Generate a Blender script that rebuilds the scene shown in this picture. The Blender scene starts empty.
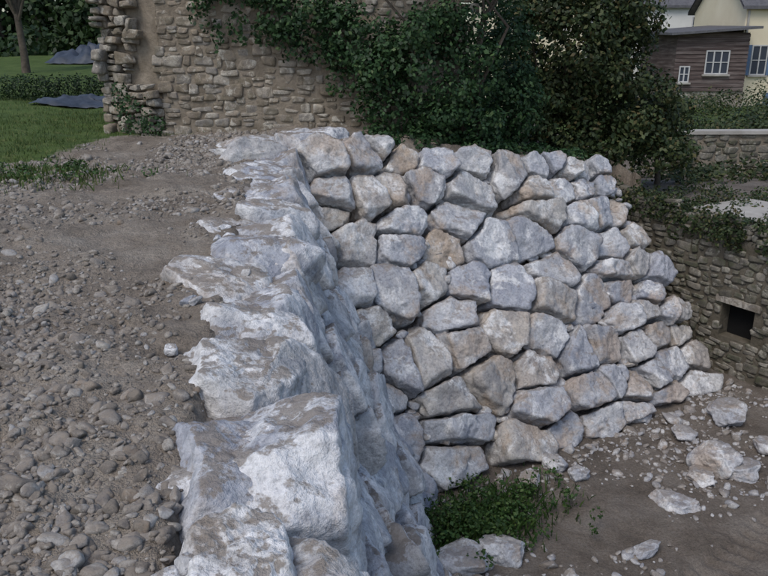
import bpy, bmesh, math, numpy as np
from mathutils import Vector, Matrix
RNG=np.random.default_rng(41)
R=lambda a,b: float(RNG.uniform(a,b))
scene=bpy.context.scene
# ------------------------------------------------------------------ noise
def h3(ix,iy,iz,s):
    with np.errstate(over='ignore'):
        h=(ix.astype(np.int64)*374761393+iy.astype(np.int64)*668265263+iz.astype(np.int64)*2246822519+s*97531)&0xffffffff
        h=((h^(h>>13))*1274126177)&0xffffffff
        h=h^(h>>16)
    return h/4294967295.0*2-1
def vn(p,s=0):
    i=np.floor(p).astype(np.int64); f=p-i; f=f*f*f*(f*(f*6-15)+10)
    x,y,z=i[:,0],i[:,1],i[:,2]; r=0
    for a in (0,1):
        for b in (0,1):
            for c in (0,1):
                w=(f[:,0] if a else 1-f[:,0])*(f[:,1] if b else 1-f[:,1])*(f[:,2] if c else 1-f[:,2])
                r=r+w*h3(x+a,y+b,z+c,s)
    return r
def fbm(p,o=3,s=0):
    r=0;a=1;t=0
    for k in range(o):
        r=r+a*vn(p*(2.03**k)+k*7.3,s+k); t+=a; a*=.5
    return r/t
def n2(x,y,f,o=3,s=0):
    x=np.asarray(x,float); sh=x.shape
    p=np.stack([x.ravel()*f,np.asarray(y,float).ravel()*f,np.zeros(x.size)],1)
    return fbm(p,o,s).reshape(sh)
# ------------------------------------------------------------------ meshes
_ico={}
def ico(n):
    if n not in _ico:
        bm=bmesh.new(); bmesh.ops.create_icosphere(bm,subdivisions=n,radius=1)
        v=np.array([q.co[:] for q in bm.verts]); bm.verts.index_update()
        f=np.array([[q.index for q in t.verts] for t in bm.faces]); bm.free(); _ico[n]=(v,f)
    return _ico[n]
class Acc:
    def __init__(s): s.v=[];s.f=[];s.n=0
    def add(s,v,f): s.v.append(v); s.f.append(f+s.n); s.n+=len(v)
    def build(s,name,mat,smooth=True,parent=None):
        v=np.concatenate(s.v); f=np.concatenate(s.f)
        return mk(name,v,f,mat,smooth,parent)
def mk(name,v,f,mat,smooth=True,parent=None):
    v=np.asarray(v,float); f=np.asarray(f); k=f.shape[1]
    me=bpy.data.meshes.new(name)
    me.vertices.add(len(v)); me.vertices.foreach_set('co',v.astype(np.float32).ravel())
    me.loops.add(f.size); me.loops.foreach_set('vertex_index',f.astype(np.int32).ravel())
    me.polygons.add(len(f)); me.polygons.foreach_set('loop_start',np.arange(0,f.size,k,dtype=np.int32))
    me.polygons.foreach_set('loop_total',np.full(len(f),k,dtype=np.int32))
    me.update(calc_edges=True); me.validate()
    me.polygons.foreach_set('use_smooth',np.full(len(me.polygons),smooth))
    ob=bpy.data.objects.new(name,me); scene.collection.objects.link(ob)
    if mat: me.materials.append(mat)
    if parent: ob.parent=parent
    return ob
def empty(name,loc=(0,0,0)):
    e=bpy.data.objects.new(name,None); scene.collection.objects.link(e); return e
BF=np.array([[0,3,2,1],[4,5,6,7],[0,1,5,4],[1,2,6,5],[2,3,7,6],[3,0,4,7]])
def box(name,x0,x1,y0,y1,z0,z1,mat,parent=None):
    v=np.array([[x0,y0,z0],[x1,y0,z0],[x1,y1,z0],[x0,y1,z0],[x0,y0,z1],[x1,y0,z1],[x1,y1,z1],[x0,y1,z1]],float)
    return mk(name,v,BF,mat,False,parent)
def rockshape(planes,half,sub,p,amp,seed):
    N=np.array([q[0] for q in planes],float); N/=np.linalg.norm(N,axis=1)[:,None]; Hh=np.array([q[1] for q in planes],float)
    d,f=ico(sub); d=d*np.array(half)
    q=np.maximum(0,d@N.T/Hh); qm=q.max(1); 
    r=1/np.maximum(1e-6,qm*((q/np.maximum(1e-9,qm)[:,None])**p).sum(1)**(1/p))
    P=d*r[:,None]
    sz=float(np.mean(half)); dn=P/np.maximum(1e-6,np.linalg.norm(P,axis=1))[:,None]
    o=seed*3.17
    a=fbm(P/sz*.9+o,2,3)*.10
    b=-np.abs(fbm(P/sz*1.8+o+20,2,9))*.08
    c=fbm(P/sz*4.5+o+40,3,5)*.06 if sub>=4 else 0
    if sub>=5:
        e=fbm(P/sz*2.0+o+70,3,12)*5; fl=np.floor(e); fr=e-fl; e=(fl+np.clip((fr-.38)/.24,0,1))/5
        c=c+e*.12+fbm(P/sz*13+o+60,2,6)*.012
    return P+dn*((a+b+c)*amp*sz)[:,None],f
def vor(seeds,ax,mr,ghost=()):
    S=np.array(list(seeds)+list(ghost))*np.array([ax,1.0]); out=[]
    for i in range(len(seeds)):
        s=S[i]
        poly=[np.array(q) for q in ([s[0]-mr,s[1]-mr],[s[0]+mr,s[1]-mr],[s[0]+mr,s[1]+mr],[s[0]-mr,s[1]+mr])]
        for j in np.argsort(((S-s)**2).sum(1))[1:22]:
            m=(s+S[j])/2; n=S[j]-s; new=[]
            for k in range(len(poly)):
                a,b=poly[k],poly[(k+1)%len(poly)]; da,db=(a-m)@n,(b-m)@n
                if da<=0: new.append(a)
                if (da<0)!=(db<0) and abs(da-db)>1e-12: new.append(a+(b-a)*da/(da-db))
            poly=new
            if len(poly)<3: break
        if len(poly)<3: continue
        P=np.array(poly)/np.array([ax,1.0])
        c=cent(P)
        if c is not None: out.append((c,P))
    return out
def cent(P):
    x,y=P[:,0],P[:,1]; x1,y1=np.roll(x,-1),np.roll(y,-1); cr=x*y1-x1*y; A=cr.sum()/2
    if abs(A)<1e-4: return None
    return np.array([((x+x1)*cr).sum(),((y+y1)*cr).sum()])/(6*A)
def cellrock(acc,C,P,org,U,V,Nn,sub,gap,dep,p=14,amp=1,back=.35,cham=(3,6),cf=(.8,1.0),tilt=.24,jog=.6):
    pl=[];hs=[]
    for k in range(len(P)):
        a,b=P[k],P[(k+1)%len(P)]; e=b-a; L=np.linalg.norm(e)
        if L<1e-3: continue
        n=np.array([e[1],-e[0]])/L; h=n@(a-C)
        if h<0: n=-n;h=-h
        pl.append(((n[0],n[1],R(-.05,.14)),max(.03,h-gap*R(.2,1.9)))); hs.append(h)
    w=(P[:,0].max()-P[:,0].min())/2; h=(P[:,1].max()-P[:,1].min())/2; rr=float(np.mean(hs))
    D=dep*R(.8,1.25)
    pl.append(((R(-tilt,tilt),R(-tilt,tilt*1.1),1),D)); pl.append(((0,0,-1),back))
    for k in range(RNG.integers(*cham)):
        ph=R(0,6.28); s=R(.3,2.2); n=np.array([math.cos(ph)*s,math.sin(ph)*s,1]); n/=np.linalg.norm(n)
        pl.append((n,(D*n[2]+rr*math.hypot(n[0],n[1]))*R(*cf)))
    for k in range(RNG.integers(1,4)):
        ph=R(0,6.28); n=np.array([math.cos(ph),math.sin(ph),R(-.1,.4)]); pl.append((n,rr*R(1.0,1.25)))
    v,f=rockshape(pl,(w,h,(D+back)/2),sub,p,amp,R(0,60))
    Mx=np.array([U,V,Nn]); o=np.array(org)+C[0]*np.array(U)+C[1]*np.array(V)+np.array(Nn)*(R(-jog,jog)*dep*.5)
    acc.add(v@Mx+o,f)
def rotm(rx,ry,rz): return np.array((Matrix.Rotation(rz,3,'Z')@Matrix.Rotation(ry,3,'Y')@Matrix.Rotation(rx,3,'X')))
def boulder(acc,c,half,rz=0,tilt=.15,sub=5,p=34,amp=1,flat=False,npl=15,ry=0,lo=.68):
    pl=[]
    for k in range(npl):
        z=1-2*(k+.5)/npl; ph=k*2.399+R(-.6,.6); s=math.sqrt(1-z*z)
        pl.append(((s*math.cos(ph)+R(-.2,.2),s*math.sin(ph)+R(-.2,.2),z+R(-.2,.2)),R(lo,1)))
    if flat: pl.append(((R(-.12,.12),R(-.12,.12),1),.62))
    v,f=rockshape(pl,(1,1,1),sub,p,amp,R(0,60))
    v=v*np.array(half)@rotm(R(-tilt,tilt),R(-tilt,tilt)+ry,rz).T+np.array(c)
    acc.add(v,f)
# ------------------------------------------------------------------ materials
def M(name):
    m=bpy.data.materials.new(name); m.use_nodes=True; nt=m.node_tree
    b=nt.nodes['Principled BSDF']; b.inputs['Roughness'].default_value=.9
    b.inputs['Specular IOR Level'].default_value=.2
    return m,nt,b
def nd(nt,t,**k):
    n=nt.nodes.new(t)
    for a,v in k.items(): setattr(n,a,v)
    return n
def noise(nt,vec,sc,det=4,ro=.6,dist=0):
    n=nd(nt,'ShaderNodeTexNoise'); n.inputs['Scale'].default_value=sc; n.inputs['Detail'].default_value=det
    n.inputs['Roughness'].default_value=ro; n.inputs['Distortion'].default_value=dist
    if vec: nt.links.new(vec,n.inputs['Vector'])
    return n.outputs['Fac']
def ramp(nt,fac,st):
    r=nd(nt,'ShaderNodeValToRGB'); e=r.color_ramp.elements
    while len(e)<len(st): e.new(.5)
    for i,(p,c) in enumerate(st):
        e[i].position=p; e[i].color=(*c,1) if len(c)==3 else c
    nt.links.new(fac,r.inputs[0]); return r.outputs[0]
def g(v): return (v,v,v)
def mix(nt,f,a,b,mode='MIX'):
    m=nd(nt,'ShaderNodeMix',data_type='RGBA',blend_type=mode)
    for s,v in ((m.inputs[0],f),(m.inputs[6],a),(m.inputs[7],b)):
        if hasattr(v,'is_linked'): nt.links.new(v,s)
        elif isinstance(v,(int,float)): s.default_value=v
        else: s.default_value=(*v,1)
    return m.outputs[2]
def bump(nt,b,h,st,dist):
    n=nd(nt,'ShaderNodeBump'); n.inputs['Strength'].default_value=st; n.inputs['Distance'].default_value=dist
    nt.links.new(h,n.inputs['Height']); nt.links.new(n.outputs[0],b.inputs['Normal']); return n
def madd(nt,a,b,w=1.0):
    m=nd(nt,'ShaderNodeMath',operation='MULTIPLY_ADD')
    nt.links.new(b,m.inputs[0]); m.inputs[1].default_value=w; nt.links.new(a,m.inputs[2]); return m.outputs[0]
def mul(nt,a,k):
    m=nd(nt,'ShaderNodeMath',operation='MULTIPLY'); nt.links.new(a,m.inputs[0]); m.inputs[1].default_value=k; return m.outputs[0]
def islvec(nt):
    ge=nd(nt,'ShaderNodeNewGeometry'); tc=nd(nt,'ShaderNodeTexCoord')
    s=nd(nt,'ShaderNodeVectorMath',operation='MULTIPLY_ADD')
    nt.links.new(ge.outputs['Random Per Island'],s.inputs[0]); s.inputs[1].default_value=(37,91,53); nt.links.new(tc.outputs['Object'],s.inputs[2])
    return s.outputs[0],ge.outputs['Random Per Island'],tc.outputs['Object'],ge
def stonemat(name,cols,white,stain,soil=(.20,.165,.13),soilamt=.5,sc=1,wamt=(.52,.60),wmax=.85,stamt=(.56,.66,.6),bd=.035,sth=(.76,.85)):
    m,nt,b=M(name); v,rnd,ob,ge=islvec(nt)
    base=ramp(nt,rnd,cols)
    n1=noise(nt,v,2.3*sc,5,.68,.3)
    c=mix(nt,ramp(nt,n1,[(.38,g(.8)),(.62,g(0))]),base,mix(nt,1,base,(.58,.60,.66),'MULTIPLY'))
    c=mix(nt,ramp(nt,noise(nt,v,1.5*sc,7,.74,.5),[(wamt[0],g(0)),(wamt[1],g(wmax))]),c,white)
    c=mix(nt,ramp(nt,noise(nt,v,1.1*sc,5,.7,.3),[(stamt[0],g(0)),(stamt[1],g(stamt[2]))]),c,stain)
    sp=noise(nt,v,26*sc,3,.8)
    c=mix(nt,1.0,c,ramp(nt,sp,[(.28,g(.58)),(.5,g(.98)),(.72,g(1.18))]),'MULTIPLY')
    if soilamt>0:
        se=nd(nt,'ShaderNodeSeparateXYZ'); nt.links.new(ge.outputs['Normal'],se.inputs[0])
        su=madd(nt,se.outputs[2],noise(nt,ob,4.5*sc,5,.78),1.5)
        c=mix(nt,ramp(nt,mul(nt,su,.5),[(sth[0],g(0)),(sth[1],g(soilamt))]),c,soil)
    nt.links.new(c,b.inputs['Base Color'])
    bump(nt,b,madd(nt,noise(nt,v,6*sc,6,.72),sp,.22),.9,bd/sc)
    return m
rock_m=stonemat('limestone_boulder',[(0,(.42,.435,.475)),(.3,(.59,.595,.61)),(.5,(.52,.48,.425)),(.62,(.48,.495,.54)),(.8,(.63,.625,.615)),(.9,(.53,.465,.395)),(1,(.48,.505,.55))],(.78,.78,.78),(.42,.32,.235),soilamt=.6,stamt=(.51,.61,.6),bd=.045)
crest_m=stonemat('dusty_boulder',[(0,(.42,.435,.475)),(.4,(.54,.545,.565)),(.7,(.49,.475,.455)),(1,(.56,.565,.58))],(.76,.76,.765),(.37,.30,.24),soilamt=.75,wamt=(.46,.56),wmax=.8,sth=(.80,.86),bd=.045)
old_m=stonemat('old_masonry_stone',[(0,(.22,.185,.14)),(.4,(.34,.285,.22)),(.7,(.29,.265,.23)),(1,(.44,.39,.32))],(.50,.47,.41),(.14,.12,.085),soilamt=.0,sc=3,stamt=(.50,.60,.7))
dark_m=stonemat('weathered_masonry_stone',[(0,(.13,.12,.095)),(.5,(.21,.19,.155)),(1,(.29,.265,.22))],(.36,.34,.29),(.08,.085,.05),soilamt=.2,sc=3,stamt=(.48,.6,.7))
grav_m=stonemat('gravel_stone',[(0,(.18,.158,.132)),(.5,(.27,.238,.205)),(.85,(.34,.31,.275)),(1,(.48,.465,.44))],(.40,.375,.34),(.25,.19,.14),soilamt=.6,sc=6,soil=(.25,.212,.172))
rub_m=stonemat('rubble_stone',[(0,(.26,.225,.19)),(.5,(.38,.35,.32)),(1,(.52,.52,.53))],(.62,.62,.62),(.32,.24,.17),soilamt=.4,sc=4)
def plain(name,cols,sc,bst=.5,bd=.02,det=5,rough=.95):
    m,nt,b=M(name); tc=nd(nt,'ShaderNodeTexCoord').outputs['Object']
    n=noise(nt,tc,sc,det,.65,.3); nt.links.new(ramp(nt,n,cols),b.inputs['Base Color']); b.inputs['Roughness'].default_value=rough
    bump(nt,b,noise(nt,tc,sc*6,4,.7),bst,bd); return m
mortar_m=plain('old_mortar',[(.3,(.15,.125,.095)),(.7,(.32,.275,.22))],3,.8,.03)
dmortar_m=plain('dark_mortar',[(.3,(.08,.07,.05)),(.7,(.17,.15,.12))],3,.8,.03)
slab_m=plain('weathered_concrete',[(.3,(.30,.28,.25)),(.7,(.46,.44,.41))],1.5,.4,.02)
render_m=plain('cream_render',[(.3,(.66,.58,.42)),(.7,(.74,.67,.51))],.7,.15,.01)
white_m=plain('white_render',[(.3,(.66,.65,.62)),(.7,(.76,.75,.72))],.7,.15,.01)
slate_m=plain('slate_roof',[(.3,(.085,.085,.095)),(.7,(.15,.15,.16))],5,.5,.02)
tile_m=plain('clay_tile_roof',[(.3,(.14,.09,.07)),(.7,(.25,.16,.12))],5,.5,.02)
frame_m=plain('white_paint',[(.3,g(.44)),(.7,g(.60))],3,.05,.002,rough=.5)
blue_m=plain('blue_shutter_paint',[(.3,(.10,.16,.26)),(.7,(.13,.19,.30))],6,.1,.003,rough=.6)
tarp_m=plain('tarpaulin_plastic',[(.3,(.03,.04,.058)),(.7,(.08,.095,.125))],2,.4,.02,rough=.45)
bark_m=plain('bark',[(.3,(.06,.05,.04)),(.7,(.15,.125,.10))],6,.9,.03)
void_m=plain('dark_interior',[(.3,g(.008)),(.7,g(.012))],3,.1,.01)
def woodm():
    m,nt,b=M('timber_siding'); tc=nd(nt,'ShaderNodeTexCoord').outputs['Object']
    mp=nd(nt,'ShaderNodeMapping'); mp.inputs['Scale'].default_value=(.6,.6,7); nt.links.new(tc,mp.inputs[0])
    c=ramp(nt,noise(nt,mp.outputs[0],1,5,.6),[(.3,(.06,.044,.042)),(.5,(.11,.083,.078)),(.7,(.21,.175,.165))])
    nt.links.new(c,b.inputs['Base Color']); return m
wood_m=woodm()
m,nt,b=M('window_glass'); b.inputs['Base Color'].default_value=(.05,.06,.08,1); b.inputs['Roughness'].default_value=.12; glass_m=m
def leafm(name,cols,clump,sc=1.2,trans=.2):
    m,nt,b=M(name); ge=nd(nt,'ShaderNodeNewGeometry'); tc=nd(nt,'ShaderNodeTexCoord').outputs['Object']
    c=ramp(nt,ge.outputs['Random Per Island'],cols)
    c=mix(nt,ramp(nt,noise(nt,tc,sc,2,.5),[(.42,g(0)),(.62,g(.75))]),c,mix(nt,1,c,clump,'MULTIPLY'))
    nt.links.new(c,b.inputs['Base Color']); b.inputs['Roughness'].default_value=.55; b.inputs['Specular IOR Level'].default_value=.3
    tr=nd(nt,'ShaderNodeBsdfTranslucent'); nt.links.new(c,tr.inputs[0]); mx=nd(nt,'ShaderNodeMixShader'); mx.inputs[0].default_value=trans
    nt.links.new(b.outputs[0],mx.inputs[1]); nt.links.new(tr.outputs[0],mx.inputs[2]); nt.links.new(mx.outputs[0],nt.nodes['Material Output'].inputs[0]); return m
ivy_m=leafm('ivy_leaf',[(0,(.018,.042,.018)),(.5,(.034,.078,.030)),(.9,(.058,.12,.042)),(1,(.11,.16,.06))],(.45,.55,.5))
shrub_m=leafm('shrub_leaf',[(0,(.024,.042,.018)),(.5,(.050,.078,.03)),(.85,(.09,.115,.042)),(1,(.15,.12,.055))],(.5,.5,.45))
tree_m=leafm('tree_leaf',[(0,(.012,.03,.012)),(.6,(.03,.06,.02)),(1,(.06,.10,.03))],(.5,.55,.5),.3)
weed_m=leafm('weed_leaf',[(0,(.025,.06,.015)),(.6,(.052,.11,.028)),(1,(.11,.17,.05))],(.55,.6,.5),2.5)
grass_m=leafm('grass_blade',[(0,(.055,.09,.025)),(.6,(.085,.135,.035)),(1,(.17,.18,.07))],(.8,.8,.7),1.5)
# ------------------------------------------------------------------ terrain
BL=np.array([.5,8.84,-4.5])
nF=np.array([.44,-.696,.566]); uF=np.array([.845,.534,0]); vF=np.array([-.302,.478,.824])
nL=np.array([.9295,.122,.348]); uL=np.array([.13,-.9915,0]); vL=np.array([-.345,-.045,.9375])
for a in (nF,uF,vF,nL,uL,vL): a/=np.linalg.norm(a)
def sm(a,b,x):
    t=np.clip((x-a)/(b-a),0,1); return t*t*(3-2*t)
WA=np.array([4.9,15.5]); WB=np.array([8.5,9.5]); wd=(WB-WA)/np.linalg.norm(WB-WA); wn=np.array([wd[1],-wd[0]])
if wn@(-WA)<0: wn=-wn
def edgeX(y): return -.25-(y-1.92)*.128
def H(x,y,rough=True):
    x=np.asarray(x,float); y=np.asarray(y,float)
    low=-4.5+.10*n2(x,y,.5,3,4)+.12*sm(3.6,6,x)*sm(9,11.5,y)
    top=.0+.12*sm(-2.5,-1.5,x)*sm(10,12,y)-.72*sm(-1,4.6,x)*sm(6,10,y)-1.0*sm(4.2,7.0,x)
    top=top+.05*np.clip(y-14,0,24)*sm(0,-4,x)+ .10*n2(x,y,.45,3,8)*sm(-1.0,-2.5,x)+.20*sm(-1.8,-4.2,x)*sm(10,4,y)
    if rough:
        top=top+.08*n2(x,y,1.7,4,11)+.035*n2(x,y,6,3,12)+.014*n2(x,y,16,2,13); low=low+.035*n2(x,y,2.5,4,14)+.018*n2(x,y,9,3,15)
        for (px,py,ax_,ay_) in ((4.1,7.6,.80,.60),(5.3,7.3,.80,.60)):
            l=(x-px)*ax_+(y-py)*ay_; d=-(x-px)*ay_+(y-py)*ax_
            w=sm(.26,.15,np.abs(d))*sm(-6,-5,l)*sm(2.6,1.6,l); low=low-w*(.04+.03*np.sin(l*2*math.pi/.22+np.sign(d)*.8))
    zl=BL[2]-((x-BL[0]+nL[0]*.46)*nL[0]+(y-BL[1])*nL[1])/nL[2]
    zf=BL[2]-((x-BL[0]+nF[0]*.34)*nF[0]+(y-BL[1]-.3)*nF[1])/nF[2]
    uc=(x-BL[0])*uF[0]+(y-BL[1])*uF[1]; zf=zf-np.clip(uc-6.25,0,9)*9
    d=(x-WA[0])*wn[0]+(y-WA[1])*wn[1]
    zw=-4.5+np.clip((-.2-d)*12,0,2.9)
    ret=np.maximum(zl,zf)
    z=np.minimum(np.maximum(ret,low),top)
    z=np.where((d<-.2)&(z<zw),zw,z)
    z=np.where((d<-.6),-1.66,z)*1.0
    far=sm(17,24,y)
    z=np.where((d<-.6)&(y>15.5),np.minimum(z,-1.66-.5*far+.6*sm(22.4,22.7,y)),z)
    z=np.where((d<-.6)&(y>14.5)&(x<5.5),np.maximum(z,top),z)
    return z+sm(60,220,np.hypot(x,y))*6
def axis(a,b,st,lo,hi,gr):
    c=list(np.arange(a,b+1e-6,st)); s=st;q=c[-1]
    while q<hi: s*=gr; q+=s; c.append(q)
    s=st;q=c[0]; pre=[]
    while q>lo: s*=gr; q-=s; pre.append(q)
    return np.array(pre[::-1]+c)
xs=axis(-4.6,8.2,.04,-400,400,1.09); ys=axis(1.2,16,.04,-200,600,1.09)
X,Y=np.meshgrid(xs,ys); Z=H(X,Y)
nx,ny=len(xs),len(ys); idx=np.arange(nx*ny).reshape(ny,nx)
F=np.stack([idx[:-1,:-1],idx[:-1,1:],idx[1:,1:],idx[1:,:-1]],-1).reshape(-1,4)
gm,nt,b=M('ground_soil'); tc=nd(nt,'ShaderNodeTexCoord').outputs['Object']
at=nd(nt,'ShaderNodeAttribute',attribute_name='grass').outputs['Fac']
low_shade=nd(nt,'ShaderNodeAttribute',attribute_name='low').outputs['Fac']
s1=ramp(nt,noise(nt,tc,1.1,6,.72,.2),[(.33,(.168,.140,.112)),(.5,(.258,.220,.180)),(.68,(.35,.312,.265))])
s1=mix(nt,low_shade,s1,mix(nt,1,s1,(.72,.72,.74),'MULTIPLY'))  # shade of the lower yard painted into the soil colour
s1=mix(nt,1,s1,ramp(nt,noise(nt,tc,34,4,.8),[(.3,g(.6)),(.55,g(1.05)),(.75,g(1.35))]),'MULTIPLY')
gc=ramp(nt,noise(nt,tc,1.6,6,.75),[(.3,(.05,.08,.022)),(.55,(.085,.13,.035)),(.75,(.14,.155,.06))])
ga=madd(nt,mul(nt,noise(nt,tc,3,6,.8),.9),at,1.0)
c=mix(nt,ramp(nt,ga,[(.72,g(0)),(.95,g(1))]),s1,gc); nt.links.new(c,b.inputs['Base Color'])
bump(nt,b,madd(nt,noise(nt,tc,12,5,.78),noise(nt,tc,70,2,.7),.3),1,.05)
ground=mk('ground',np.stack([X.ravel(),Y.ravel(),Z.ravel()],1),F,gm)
def grassmask(x,y):
    gv=sm(-3.9,-5.2,x+.12*(y-8))*sm(9,11.5,y)+sm(13.2,15.5,y)*sm(-3,-4,x)
    return np.clip(gv+sm(24,30,y),0,1)
a=ground.data.attributes.new('grass','FLOAT','POINT'); a.data.foreach_set('value',grassmask(X,Y).ravel().astype(np.float32))
a=ground.data.attributes.new('low','FLOAT','POINT'); a.data.foreach_set('value',(sm(-.6,-1.6,Z)).ravel().astype(np.float32))  # height mask for the shade painted on the lower ground
# ------------------------------------------------------------------ boulder wall
wall=Acc()
def topF(u): return 5.84-1.0*np.clip((u+.3)/6.46,0,1)
seeds=[]; ghost=[]; rows=10
for r in range(-1,rows+1):
    t=(r+.5)/rows; u=-1.1-R(0,.5); uend=6.85-.72*t
    while u<uend+1:
        w=(R(.36,.62) if RNG.random()<.5 else R(.75,1.2))*(1.12-.36*max(0,u)/7)*(.86 if r>=8 else 1)
        uu=u+w/2; q=(uu,t*topF(uu)+R(-.16,.16)+.07*math.sin(uu*1.9+r*1.3)-.05)
        if r<0 or r>=rows or uu>=uend: ghost.append(q)
        elif RNG.random()>.10: seeds.append(q)
        u+=w
for C,P in vor(seeds,.80,.60,ghost):
    cellrock(wall,C,P,BL-nF*.08,uF,vF,nF,5,.022,.25,p=46,amp=1.05,jog=.75,cf=(.82,1.03),tilt=.26)
for k in range(230):
    u=R(-.3,6.3); v=R(.1,.97)*topF(u); o=BL+u*uF+v*vF+nF*R(-.10,.0); boulder(wall,o,(R(.06,.16),R(.06,.13),R(.05,.11)),R(0,3),.5,3)
nearw=Acc(); seeds=[]; rows=7; SL=4.8
for r in range(rows):
    t=(r+.5)/rows; u=-2.67*t-.1-R(0,.4)
    while u<10.6:
        w=R(.55,1.15); seeds.append((u+w/2,t*SL+R(-.16,.16)-.05)); u+=w
ghost=[(u*.8-3,SL+.5) for u in range(18)]
BLn=BL-nL*.2
for C,P in vor(seeds,.85,.62,ghost):
    yy=BL[1]+C[0]*uL[1]
    cellrock(nearw,C,P,BLn,uL,vL,nL,6 if (1.4<yy<4.6 and C[1]>2) else 5,.034,.26,p=40,amp=.95,tilt=.3,jog=.9,cf=(.82,1.02))
for k in range(60):
    u=R(-1,8); v=R(.1,.85)*SL; o=BLn+u*uL+v*vL+nL*R(-.04,.03); boulder(nearw,o,(R(.07,.14),R(.06,.12),R(.06,.1)),R(0,3),.5,3)
for (y,off,hx,hy,rz) in ((-.7,.22,.34,.6,.1),(.45,.20,.30,.55,.1),(1.30,.15,.25,.40,-.1),(1.92,.2,.22,.26,.2),(2.60,.27,.36,.42,-.25),(3.42,.36,.38,.40,.30),(4.20,.24,.34,.38,.1),(4.95,.50,.50,.38,-.42),(5.75,.26,.38,.44,.15),(6.5,.55,.53,.42,-.3),(7.25,.2,.38,.42,.1),(7.95,.5,.48,.40,-.35),(8.7,.25,.38,.44,.2),(9.5,.35,.5,.40,-.2),(10.3,.2,.42,.45,.1),(11.0,.3,.45,.42,-.1)):
    sub=6 if 1<y<5.4 else 5
    boulder(nearw,(edgeX(y)-off,y,-.24+R(-.04,.04)),(hx*1.12,hy*1.10,.42),rz+.13,.10,sub,p=36,amp=.85,flat=True,ry=.2,npl=16)
for k in range(20):
    y=R(1.8,10); boulder(nearw,(edgeX(y)-R(.3,.75),y,R(-.03,.02)),(R(.03,.07),R(.03,.07),R(.03,.05)),R(0,3),.4,4)
for c,h in (((-2.1,12.5,-.05),(.8,.45,.32)),((-1.35,11.9,.05),(.42,.42,.34)),((-2.2,11.5,-.12),(.5,.45,.3)),((-.95,12.5,.08),(.36,.35,.3)),((-2.7,12.0,-.12),(.35,.3,.18)),((-1.55,12.9,.05),(.4,.3,.25))):
    boulder(nearw,c,h,R(-.4,.4)+.3,.12,5,flat=True)
par=empty('boulder_retaining_wall')
wall.build('far_face_boulders',rock_m,parent=par); nearw.build('return_face_boulders',crest_m,parent=par)
# ------------------------------------------------------------------ loose boulders
for i,(x,y,hx,hy,hz,rz) in enumerate([(2.83,9.47,.2,.17,.14,.3),(2.55,9.75,.2,.2,.17,1),(4.05,8.9,.34,.2,.13,-.5),(4.97,9.8,.42,.34,.36,.4),(4.85,10.7,.24,.2,.14,.8),(3.3,7.9,.24,.13,.1,.5),(1.45,7.8,.34,.27,.22,-.4),(.92,7.6,.36,.28,.22,-.2),(4.34,11.3,.2,.17,.14,0),(5.7,11.1,.4,.35,.26,.6),(5.3,9.6,.28,.25,.18,.3),(4.65,9.5,.25,.22,.15,1.2),(2.1,9.35,.2,.2,.15,0),(5.95,10.2,.25,.22,.18,0)]):
    A=Acc(); boulder(A,(x,y,float(H([x],[y])[0])+hz*.4),(hx,hy,hz),rz,.2,5,flat=True); A.build('boulder',rock_m)
# ------------------------------------------------------------------ scatter stones
def scatter(name,mat,xy,rad,flat=.7,bury=.3,thr=.009):
    A=Acc(); vars_=[]
    for k in range(18):
        pl=[]
        for j in range(11):
            z=1-2*(j+.5)/11; ph=j*2.399+R(-.6,.6); s=math.sqrt(1-z*z); pl.append(((s*math.cos(ph),s*math.sin(ph),z),R(.58,1)))
        vars_.append({q:rockshape(pl,(1,1,1),q,28,1.0,R(0,60)) for q in (2,3)})
    z=H(xy[:,0],xy[:,1])
    for i in range(len(xy)):
        v,f=vars_[i%18][3 if rad[i]/math.hypot(xy[i,0],xy[i,1])>thr else 2]; r=rad[i]
        sc=np.array([r*R(.8,1.45),r*R(.65,1.1),r*flat*R(.7,1.2)])
        v=(v*sc)@rotm(R(-.6,.6),R(-.6,.6),R(0,6.28)).T; A.add(v+np.array([xy[i,0],xy[i,1],z[i]+r*flat*(1-bury*2)*.6]),f)
    return A.build(name,mat)
n=60000; gy=1.0+13*RNG.random(n)**1.3; gx=-.2-.128*(gy-1.9)-RNG.random(n)*np.minimum(5.5,.8+gy*.55)
dist=edgeX(gy)-gx
dens=.26+1.05*n2(gx,gy,.7,3,21)+.5*sm(.5,1.4,dist)*sm(5.5,2.5,gy)-.3*sm(.7,.3,dist)+.1*sm(3,6,gy)
k=(RNG.random(n)<dens)&(dist>.2)&(grassmask(gx,gy)<.4); gx,gy=gx[k],gy[k]
rad=np.clip(np.exp(RNG.normal(-4.5,.52,len(gx))),.005,.040)*(1+.08*gy)
scatter('gravel_stones',grav_m,np.stack([gx,gy],1),rad,bury=.45)
n=9000; gx=.4+8*RNG.random(n); gy=6.3+7*RNG.random(n)
dF=(gx-BL[0])*nF[0]+(gy-BL[1])*nF[1]; dW=(gx-WA[0])*wn[0]+(gy-WA[1])*wn[1]
dens=.16+.7*sm(1.3,.2,dF)+.75*np.exp(-((gx-4.9)**2+(gy-9.9)**2)/1.2)+.5*n2(gx,gy,.7,2,5)
k=(RNG.random(n)<dens)&(dF>.05)&(dW>.3); gx,gy=gx[k],gy[k]
rad=np.clip(np.exp(RNG.normal(-3.6,.6,len(gx))),.012,.14)
scatter('rubble_stones',rub_m,np.stack([gx,gy],1),rad)
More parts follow.
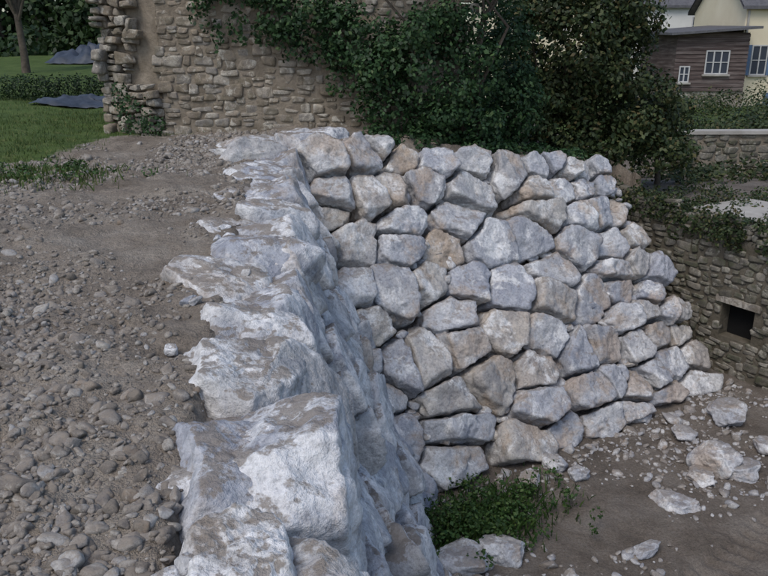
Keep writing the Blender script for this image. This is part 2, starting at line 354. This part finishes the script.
# ------------------------------------------------------------------ masonry walls
def masonry(A,org,U,Nn,L,zfun,sw,sh,sub=3,skip=None,rag=0,dep=.03,jit=.14):
    U=np.array([*U,0.]);Nn=np.array([*Nn,0.]);V=np.array([0,0,1.]); U/=np.linalg.norm(U); Nn/=np.linalg.norm(Nn)
    z=0; zm=max(zfun(q) for q in np.linspace(0,L,20))
    while z<zm:
        hh=R(sh*.65,sh*1.35); u=-R(0,sw*.5)+rag*R(-1,1)
        while u<L:
            w=R(.5,1.6)*sw; w=min(w,hh*3.2)
            wob=.05*math.sin((u+z)*1.7)+.03*math.sin(u*5.1+z*3)
            z0=z+wob; parts=[(z0,z0+hh)] if (RNG.random()>.28 or hh<sh*.85) else [(z0,z0+hh*.5),(z0+hh*.5,z0+hh)]
            for (a,b_) in parts:
                if b_<zfun(u+w/2)+.05 and not (skip and skip(u+w/2,(a+b_)/2)) and RNG.random()>.03:
                    j=lambda: R(-jit,jit)*hh
                    P=np.array([[u+j(),a+j()],[u+w+j(),a+j()],[u+w+j(),b_+j()],[u+j(),b_+j()]]); C=cent(P)
                    if C is not None: cellrock(A,C,P,org,U,V,Nn,sub,.009,dep,p=16,amp=.9,back=.12,cham=(1,4),cf=(.8,1),tilt=.14,jog=1.2)
            u+=w
        z+=hh
def prismwall(name,pts,th,z0,ztops,mat,parent):
    v=[];n=len(pts)
    for (x,y),zt in zip(pts,ztops):
        v+= [[x,y,z0],[x,y,zt],[x+th[0],y+th[1],zt],[x+th[0],y+th[1],z0]]
    f=[]
    for i in range(n-1):
        a=i*4;b_=a+4
        for j in range(4): f.append([a+j,a+(j+1)%4,b_+(j+1)%4,b_+j])
    f.append([0,3,2,1]); e=(n-1)*4; f.append([e,e+1,e+2,e+3])
    return mk(name,v,f,mat,False,parent)
rw=empty('ruined_stone_wall')
A=Acc(); masonry(A,(-4.15,14.25,-.3),(1,.02),(.02,-1),5.6,lambda u:4.6,.27,.15,rag=.1,jit=.22)
e=np.array([-.80,.36]); e/=np.linalg.norm(e)
masonry(A,(-5.25,14.55,-.3),(-e[0],-e[1]),(-.41,-.91),1.0,lambda u:4.6,.23,.17,sub=4,rag=.12,dep=.08,jit=.28,skip=lambda u,z: (u>.62 and 1.2<z<1.75) or (u>.76 and 1.7<z<3.0))
masonry(A,(-5.05,15.6,-.3),(-.18,-1),(-1,.18),1.1,lambda u:4.6,.3,.19,dep=.07)
A.build('rubble_masonry',old_m,parent=rw)
prismwall('mortar_core',[(-4.12,14.245),(1.4,14.355)],(.0,.8),-.5,[4.2,4.3],mortar_m,rw)
prismwall('pier_core',[(-5.2,14.60),(-4.14,14.30)],(.1,.9),-.5,[4.2,4.2],mortar_m,rw)
lw=empty('old_cellar_wall'); A=Acc(); LW=7.0
def ztop(u): return 3.35-.07*u+.06*math.sin(u*5)
WU=3.12; WZ=1.30
def hole(u,z): return abs(u-WU)<.38 and abs(z-WZ)<.38
O=np.array([*WA,-4.6])
masonry(A,O,wd,wn,LW,ztop,.26,.14,skip=hole,jit=.24)
masonry(A,O-np.array([*wd,0])*1.3,wd,wn,1.3,lambda u:3.5,.26,.14,jit=.24)
A.build('rubble_masonry',dark_m,parent=lw)
def wbox(name,u0,u1,d0,d1,z0,z1,mat,par):
    v=[]
    for z in (z0,z1):
        for (u,d) in ((u0,d0),(u1,d0),(u1,d1),(u0,d1)):
            q=WA+wd*u+wn*d; v.append([q[0],q[1],z])
    return mk(name,v,BF,mat,False,par)
wbox('core_a',-1.3,WU-.33,-.55,0,-4.9,-1.5,dmortar_m,lw); wbox('core_b',WU+.33,LW,-.55,0,-4.9,-1.9,dmortar_m,lw)
wbox('core_sill',WU-.33,WU+.33,-.55,0,-4.9,-4.6+WZ-.33,dmortar_m,lw); wbox('core_lintel',WU-.33,WU+.33,-.55,0,-4.6+WZ+.33,-1.75,dmortar_m,lw)
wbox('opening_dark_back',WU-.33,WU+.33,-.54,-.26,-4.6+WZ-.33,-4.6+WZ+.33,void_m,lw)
wbox('lintel_stone',WU-.45,WU+.45,-.1,.05,-4.6+WZ+.33,-4.6+WZ+.45,old_m,lw)
wbox('concrete_slab',1.3,3.8,-2.6,-.75,-1.66,-1.52,slab_m,None)
gw=empty('garden_wall'); A=Acc()
masonry(A,(8.2,22,-2.4),(1,.03),(.03,-1),13,lambda u:1.55,.36,.19)
A.build('rubble_masonry',dark_m,parent=gw); prismwall('core',[(8.2,22.01),(21.2,22.40)],(0,.4),-2.6,[-.85,-.85],mortar_m,gw)
prismwall('coping',[(8.1,21.93),(21.3,22.32)],(0,.6),-.845,[-.75,-.75],slab_m,gw)
# ------------------------------------------------------------------ foliage
def leaves(A,pts,nrm,size,asp=1.0,bend=.25):
    n=len(pts); nrm=nrm/np.maximum(1e-6,np.linalg.norm(nrm,axis=1))[:,None]
    t=np.cross(nrm,RNG.normal(size=(n,3))); t/=np.maximum(1e-6,np.linalg.norm(t,axis=1))[:,None]; b_=np.cross(nrm,t)
    s=(size*RNG.uniform(.6,1.3,n))[:,None]
    q=[pts-t*s*.5, pts+b_*s*.36*asp-nrm*s*bend*.3, pts+t*s*.6-nrm*s*bend*.5, pts-b_*s*.36*asp-nrm*s*bend*.3]
    v=np.stack(q,1).reshape(-1,3); f=np.arange(4*n).reshape(n,4); A.add(v,f)
def foliage(A,clumps,size,dens,thick=.35,up=.35):
    for (c,r) in clumps:
        r=np.array(r,float); area=4*math.pi*(r.prod())**(2/3)
        n=int(area*dens); d=RNG.normal(size=(n,3)); d/=np.linalg.norm(d,axis=1)[:,None]
        rad=1-thick*RNG.random(n)**1.6+.06*RNG.normal(size=n)
        rad*=1+.28*fbm(d*2.2+c[0]*3+c[2],2,int(abs(c[1]*10))%50)
        P=np.array(c)+d*r*rad[:,None]; k=fbm(P*2.4/max(.4,r.mean())+9,2,31)>-.36
        nn=d/r*r.mean()+RNG.normal(size=(n,3))*.55+np.array([0,0,up])
        leaves(A,P[k],nn[k],size)
def subcl(c,r,n,fr=.42,jit=.8):
    out=[(c,tuple(q*.72 for q in r))]
    for k in range(n):
        d=RNG.normal(size=3); d/=np.linalg.norm(d)
        out.append((tuple(np.array(c)+d*np.array(r)*jit*R(.7,1)),tuple(np.array(r).mean()*fr*np.array([R(.7,1.3),R(.7,1.2),R(.6,1)]))))
    return out
iv=empty('ivy'); A=Acc(); cl=[]
cl+=subcl((.75,13.7,1.2),(1.45,.6,1.45),28,.30)
cl+=subcl((-.45,13.85,1.7),(.8,.35,.9),18,.30)+subcl((-1.5,13.95,2.1),(1.0,.28,.55),22,.32)+subcl((-2.6,13.95,2.6),(1.0,.25,.55),18,.34)
cl+=subcl((1.4,13.9,.2),(1.0,.5,.6),12,.38)+subcl((1.0,13.9,3.2),(2.0,.7,.9),12,.38)+subcl((2.3,14.9,1.0),(.9,.7,1.9),20,.34)
cl+=[((-3.3,14.05,2.1),(.2,.12,.35)),((-1.2,14.0,1.5),(.3,.15,.3)),((-.85,14.0,1.0),(.25,.13,.35)),((-.35,14.0,.5),(.3,.18,.35)),((-2.1,14.05,1.8),(.3,.12,.25)),((-3.0,14.05,1.75),(.12,.1,.25)),((-2.6,14.03,1.9),(.25,.12,.3)),((-1.6,14.0,1.55),(.3,.12,.25))]
for k in range(75):
    x=R(-.2,4.9); yy=12.25+.547*x+R(.25,1.5); cl.append(((x,yy,float(H([x],[yy])[0])+R(.0,.10)),(R(.18,.32),R(.16,.3),R(.08,.18))))
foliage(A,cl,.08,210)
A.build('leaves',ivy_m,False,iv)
def tube(A,pts,rads,seg=8):
    pts=np.array(pts,float); n=len(pts); v=[]
    for i in range(n):
        d=pts[min(i+1,n-1)]-pts[max(i-1,0)]; d/=np.linalg.norm(d); a=np.cross(d,[.3,.9,.1]); a/=np.linalg.norm(a); b_=np.cross(d,a)
        for k in range(seg):
            t=k*2*math.pi/seg; v.append(pts[i]+rads[i]*(math.cos(t)*a+math.sin(t)*b_))
    f=[[i*seg+k,i*seg+(k+1)%seg,(i+1)*seg+(k+1)%seg,(i+1)*seg+k] for i in range(n-1) for k in range(seg)]
    A.add(np.array(v),np.array(f))
def limbs(A,base,crown,r,n=7,tr=.12):
    base=np.array(base,float); crown=np.array(crown,float); mid=base*.45+crown*.55
    tube(A,[base,base*.7+mid*.3+[.03,.02,0],mid,crown],[tr*1.25,tr,tr*.75,tr*.3])
    for k in range(n):
        d=RNG.normal(size=3); d[2]=abs(d[2])*.6+.2; d/=np.linalg.norm(d); e_=crown+d*np.array(r)*.7-[0,0,r[2]*.3]; s=base*.3+mid*.7+(crown-mid)*R(0,.6)
        tube(A,[s,(s+e_)/2+RNG.normal(size=3)*.08,e_],[tr*.5,tr*.32,tr*.1],6)
iva=Acc()
for k in range(7):
    x=R(-.6,1.9); tube(iva,[(x,14.1,-.2),(x+R(-.2,.2),14.0,.8),(x+R(-.4,.4),14.0,1.9),(x+R(-.6,.6),14.0,2.8)],[.05,.04,.03,.015],6)
iva.build('stems',bark_m,parent=iv)
def tree(name,base,crown,r,n,size,dens,mat,tr=.12,extra=(),nl=8,fr=.36):
    e_=empty(name); T=Acc(); limbs(T,base,crown,r,nl,tr); T.build('trunk',bark_m,parent=e_)
    L=Acc(); c=subcl(crown,r,n,fr,.85)
    for ex in extra: c+=subcl(*ex)
    foliage(L,c,size,dens); L.build('leaves',mat,False,e_); return e_
tree('elder_shrub',(3.6,17.4,-1.2),(4.2,17.2,1.5),(2.0,1.3,1.9),40,.10,140,shrub_m,.12,
     [((6.0,17.4,.2),(1.2,1.0,1.1),18,.36),((3.0,17.0,.3),(1.2,.9,1.3),16,.36),((4.8,16.8,-.3),(1.6,.7,.75),20,.36),((6.3,16.8,-.8),(.9,.6,.5),10,.36),((5.4,17.6,1.6),(.9,.9,.9),12,.4),((3.6,17.0,2.4),(1.2,.8,.6),12,.4),((4.3,18.2,.9),(1.4,.6,1.2),16,.4),((4.2,17.0,.7),(1.0,.6,.9),14,.38)],nl=10,fr=.3)
tree('elder_shrub',(6.9,18.6,-1.8),(6.7,18.6,-.3),(1.2,1.0,1.0),18,.10,150,shrub_m,.07)
A=Acc(); cl=[]
for k in range(85):
    u=R(-1.3,3.9); q=WA+wd*u+wn*R(-.35,.14); cl.append(((q[0],q[1],-1.3-.07*u+R(-.35,.12)),(R(.14,.3),R(.14,.3),R(.1,.26))))
for k in range(38):
    u=R(-.5,4.4); q=WA+wd*u-wn*R(.7,3.5); cl.append(((q[0],q[1],-1.55),(R(.2,.4),R(.2,.4),R(.1,.25))))
foliage(A,cl,.07,190); A.build('creeper_plant',shrub_m,False)
A=Acc(); foliage(A,[((-4.55,13.75,.35),(.3,.25,.4)),((-4.8,13.9,.7),(.18,.18,.3)),((-4.2,13.8,.2),(.25,.2,.2))],.06,260); A.build('wild_shrub',ivy_m,False)
A=Acc(); cl=[]
for k in range(48): cl.append(((R(9,26),R(23.5,40),R(-1.5,-.7)),(R(.6,1.4),R(.6,1.2),R(.4,.9))))
for k in range(32): cl.append(((R(7.0,13),R(18.5,21.5),-1.95+R(0,.4)),(R(.3,.6),R(.3,.5),R(.25,.5))))
foliage(A,cl,.12,60); A.build('garden_bushes',shrub_m,False)
A=Acc()
def blades(A,xy,h,w,lean=.5):
    n=len(xy); z=H(xy[:,0],xy[:,1]); b0=np.stack([xy[:,0],xy[:,1],z],1); an=RNG.random(n)*6.28; d=np.stack([np.cos(an),np.sin(an),0*an],1)
    hh=(h*RNG.uniform(.5,1.2,n))[:,None]; ln=(RNG.random(n)*lean)[:,None]; a2=RNG.random(n)*6.28; l=np.stack([np.cos(a2),np.sin(a2),0*a2],1); zz=np.array([0,0,1.])
    v=np.stack([b0-d*w*.5,b0+d*w*.5,b0+zz*hh*.6+l*hh*ln*.4+d*w*.4,b0+zz*hh+l*hh*ln],1).reshape(-1,3); A.add(v,np.arange(4*n).reshape(n,4))
c=RNG.normal(size=(1700,2))*np.array([.62,.32]); c=c@np.array([[.85,.5],[-.5,.85]])+np.array([1.25,8.4]); blades(A,c,.2,.018,.9)
cl=[]
for k in range(120):
    x=1.25+RNG.normal()*.68; y=8.35+RNG.normal()*.36+(x-1.2)*.45; cl.append(((x,y,-4.42+R(0,.22)),(R(.07,.19),R(.07,.17),R(.05,.17))))
foliage(A,cl,.052,240); A.build('weed_patch',weed_m,False)
A=Acc(); n=60000; gx=-14+11*RNG.random(n); gy=8+14*RNG.random(n); mk_=grassmask(gx,gy)*(.6+.8*n2(gx,gy,.8,3,3)); k=RNG.random(n)<mk_; xy=np.stack([gx[k],gy[k]],1); blades(A,xy,.07,.012,.8)
c=RNG.normal(size=(900,2))*np.array([.55,.45])+np.array([-4.3,8.9]); blades(A,c,.11,.014,.8)
A.build('lawn_grass',grass_m,False)
A=Acc(); cl=[((-4.4+RNG.normal()*.5,8.9+RNG.normal()*.45,.08+R(0,.06)),(R(.08,.17),R(.08,.17),R(.04,.09))) for k in range(26)]
foliage(A,cl,.045,300); A.build('ground_weeds',weed_m,False)
A=Acc(); cl=[((-9.9+.42*k,20+R(-.1,.1),.50),(.42,.38,.42)) for k in range(8)]
foliage(A,cl,.06,420); A.build('box_hedge',tree_m,False)
tree('slim_tree',(-13.0,28,.6),(-13.1,28,5.0),(1.6,1.4,1.6),14,.16,60,tree_m,.13)
A=Acc(); T=Acc(); cl=[]
for k in range(26):
    x=R(-34,-8); y=R(40,52); cl+=subcl((x,y,R(2.5,6)),(R(2.2,3.4),R(2,3),R(2,3)),7,.42)
    tube(T,[(x,y,0),(x,y,3),(x+R(-.5,.5),y,6)],[.25,.2,.08],6)
for k in range(22): cl.append(((R(-34,-10),R(38,42),1.3+R(0,1)),(R(1,2),1.2,R(.7,1.4))))
e_=empty('background_trees')
for k in range(30):
    x=R(-12,46); y=R(66,80); cl.append(((x,y,R(-1,3)),(R(3,5),3,R(2.4,3.6))))
foliage(A,cl,.34,9,.4); A.build('leaves',tree_m,False,e_); T.build('trunks',bark_m,parent=e_)
def tarp(x0,y0,w,d,hgt,zb):
    n=30; gx,gy=np.meshgrid(np.linspace(0,1,n),np.linspace(0,1,n)); x=x0+gx*w+.25*n2(gx,gy,4,2,6); y=y0+gy*d+.3*n2(gx,gy,3,2,7)
    z=H(x,y,False)+zb+hgt*np.sin(gx*math.pi)**.6*np.sin(gy*math.pi)**.5*(.7+1.3*n2(x,y,1.8,3,3))+.07*np.abs(n2(x,y,5,2,8))
    i=np.arange(n*n).reshape(n,n); f=np.stack([i[:-1,:-1],i[:-1,1:],i[1:,1:],i[1:,:-1]],-1).reshape(-1,4)
    mk('tarpaulin',np.stack([x.ravel(),y.ravel(),z.ravel()],1),f,tarp_m)
tarp(-8.5,18.3,2.2,1.0,.16,.03); tarp(-14.5,33,4.0,3.0,.8,.05)
# ------------------------------------------------------------------ houses
def window(par,x,y,z,w,h,shut=None):
    box('window_glass',x-w/2+.03,x+w/2-.03,y-.02,y-.004,z-h/2+.03,z+h/2-.03,glass_m,par)
    t=.07
    box('frame_top',x-w/2,x+w/2,y-.06,y-.022,z+h/2-t,z+h/2,frame_m,par); box('frame_bottom',x-w/2,x+w/2,y-.06,y-.022,z-h/2,z-h/2+t,frame_m,par)
    n_=3 if w<1.3 else 4
    for i in range(n_): 
        xx=x-w/2+(w-t)*i/(n_-1); box('frame_post',xx,xx+t,y-.058,y-.024,z-h/2+t,z+h/2-t,frame_m,par)
    box('glazing_bar',x-w/2+t,x+w/2-t,y-.05,y-.026,z-.02,z+.02,frame_m,par)
    box('window_sill',x-w/2-.1,x+w/2+.1,y-.15,y-.003,z-h/2-.1,z-h/2-.002,slab_m,par)
    if shut:
        for s in (-1,1):
            a=x+s*(w/2+.03); b2=a+s*.5; box('shutter',min(a,b2),max(a,b2),y-.07,y-.003,z-h/2,z+h/2,shut,par)
def gable(par,x0,x1,y0,y1,ze,zr,mat,o=.35,wallm=None):
    ym=(y0+y1)/2
    v=[[x0-o,y0-o,ze-.15],[x1+o,y0-o,ze-.15],[x1+o,ym,zr],[x0-o,ym,zr],[x0-o,y1+o,ze-.15],[x1+o,y1+o,ze-.15]]
    v2=[[a,b_,c+.18] for a,b_,c in v]
    f=[[0,1,2,3],[3,2,5,4],[6,9,8,7],[9,10,11,8],[0,6,7,1],[4,5,11,10]]
    mk('roof',v+v2,f,mat,False,par)
    vs=[];fs=[]
    for i,x in enumerate((x0+.01,x1-.01)): vs+=[[x,y0,ze],[x,y1,ze],[x,ym,zr-.02]]; fs.append([i*3,i*3+1,i*3+2])
    mk('gable_wall',vs,fs,wallm,False,par)
hs=empty('timber_house')
box('stone_base',16.5,20.7,44.05,50,-3,-.75,old_m,hs); box('timber_walls',16.55,20.6,44,50,-.748,2.45,wood_m,hs)
for k in range(14): box('siding_board',16.53,20.62,43.955,43.997,-.73+k*.225,-.73+k*.225+.19,wood_m,hs)
window(hs,18.9,43.95,.85,1.35,1.3); window(hs,17.1,43.95,.2,.6,.9)
v=[[16.0,43.4,2.30],[21.0,43.4,2.65],[21.0,50.5,2.9],[16.0,50.5,2.55]]; v=v+[[a,b_,c+.13] for a,b_,c in v]; mk('roof',v,BF,slate_m,False,hs)
hs=empty('cream_house'); box('walls',20.9,29,45.5,53,-3,3.9,render_m,hs); gable(hs,20.9,29,45.5,53,3.9,6.8,slate_m,wallm=render_m)
window(hs,22.0,45.5,.95,.95,1.7,blue_m); window(hs,25.2,45.5,.95,.95,1.7,blue_m); window(hs,23.6,45.5,-1.6,.95,1.4,blue_m)
box('chimney',23,23.8,48.8,49.6,5.5,8,render_m,hs)
box('downpipe',21.0,21.1,45.4,45.48,-3,3.7,slab_m,hs)
hs=empty('white_house'); box('walls',16.5,27.5,60,68,-2,4.7,white_m,hs); gable(hs,16.5,27.5,60,68,4.7,8.2,slate_m,wallm=white_m); window(hs,18.5,60,3.3,1,1.3); window(hs,24,60,3.3,1,1.3)
hs=empty('village_house'); box('walls',5.6,11.2,44,51,-2,4.6,render_m,hs); gable(hs,5.6,11.2,44,51,4.6,7.4,tile_m,wallm=render_m); window(hs,7.6,44,3.2,1.1,1.2); window(hs,9.9,44,3.2,1.1,1.2)
# ------------------------------------------------------------------ light, sky, camera
el,rot=math.radians(54),math.radians(212)
w=bpy.data.worlds.new('World'); scene.world=w; w.use_nodes=True; nt=w.node_tree
sk=nt.nodes.new('ShaderNodeTexSky'); sk.sky_type='NISHITA'; sk.sun_disc=False; sk.sun_elevation=el; sk.sun_rotation=rot; sk.air_density=1.1; sk.dust_density=2.0
nt.links.new(sk.outputs[0],nt.nodes['Background'].inputs[0]); nt.nodes['Background'].inputs[1].default_value=.15
L=bpy.data.lights.new('sun','SUN'); L.energy=1.35; L.angle=math.radians(26); L.color=(1,.95,.88)
lo=bpy.data.objects.new('sun',L); scene.collection.objects.link(lo)
sd=Vector((math.sin(rot)*math.cos(el),math.cos(rot)*math.cos(el),math.sin(el))); lo.rotation_euler=(-sd).to_track_quat('-Z','Y').to_euler()
cam=bpy.data.cameras.new('camera'); cam.sensor_width=36; cam.lens=34.7; cam.clip_end=2000; cam.clip_start=.05
co=bpy.data.objects.new('camera',cam); scene.collection.objects.link(co); co.location=(0,0,1.5); co.rotation_euler=(math.radians(90-17.8),0,0); scene.camera=co
scene.view_settings.view_transform='Standard'; scene.view_settings.look='None'; scene.view_settings.exposure=0
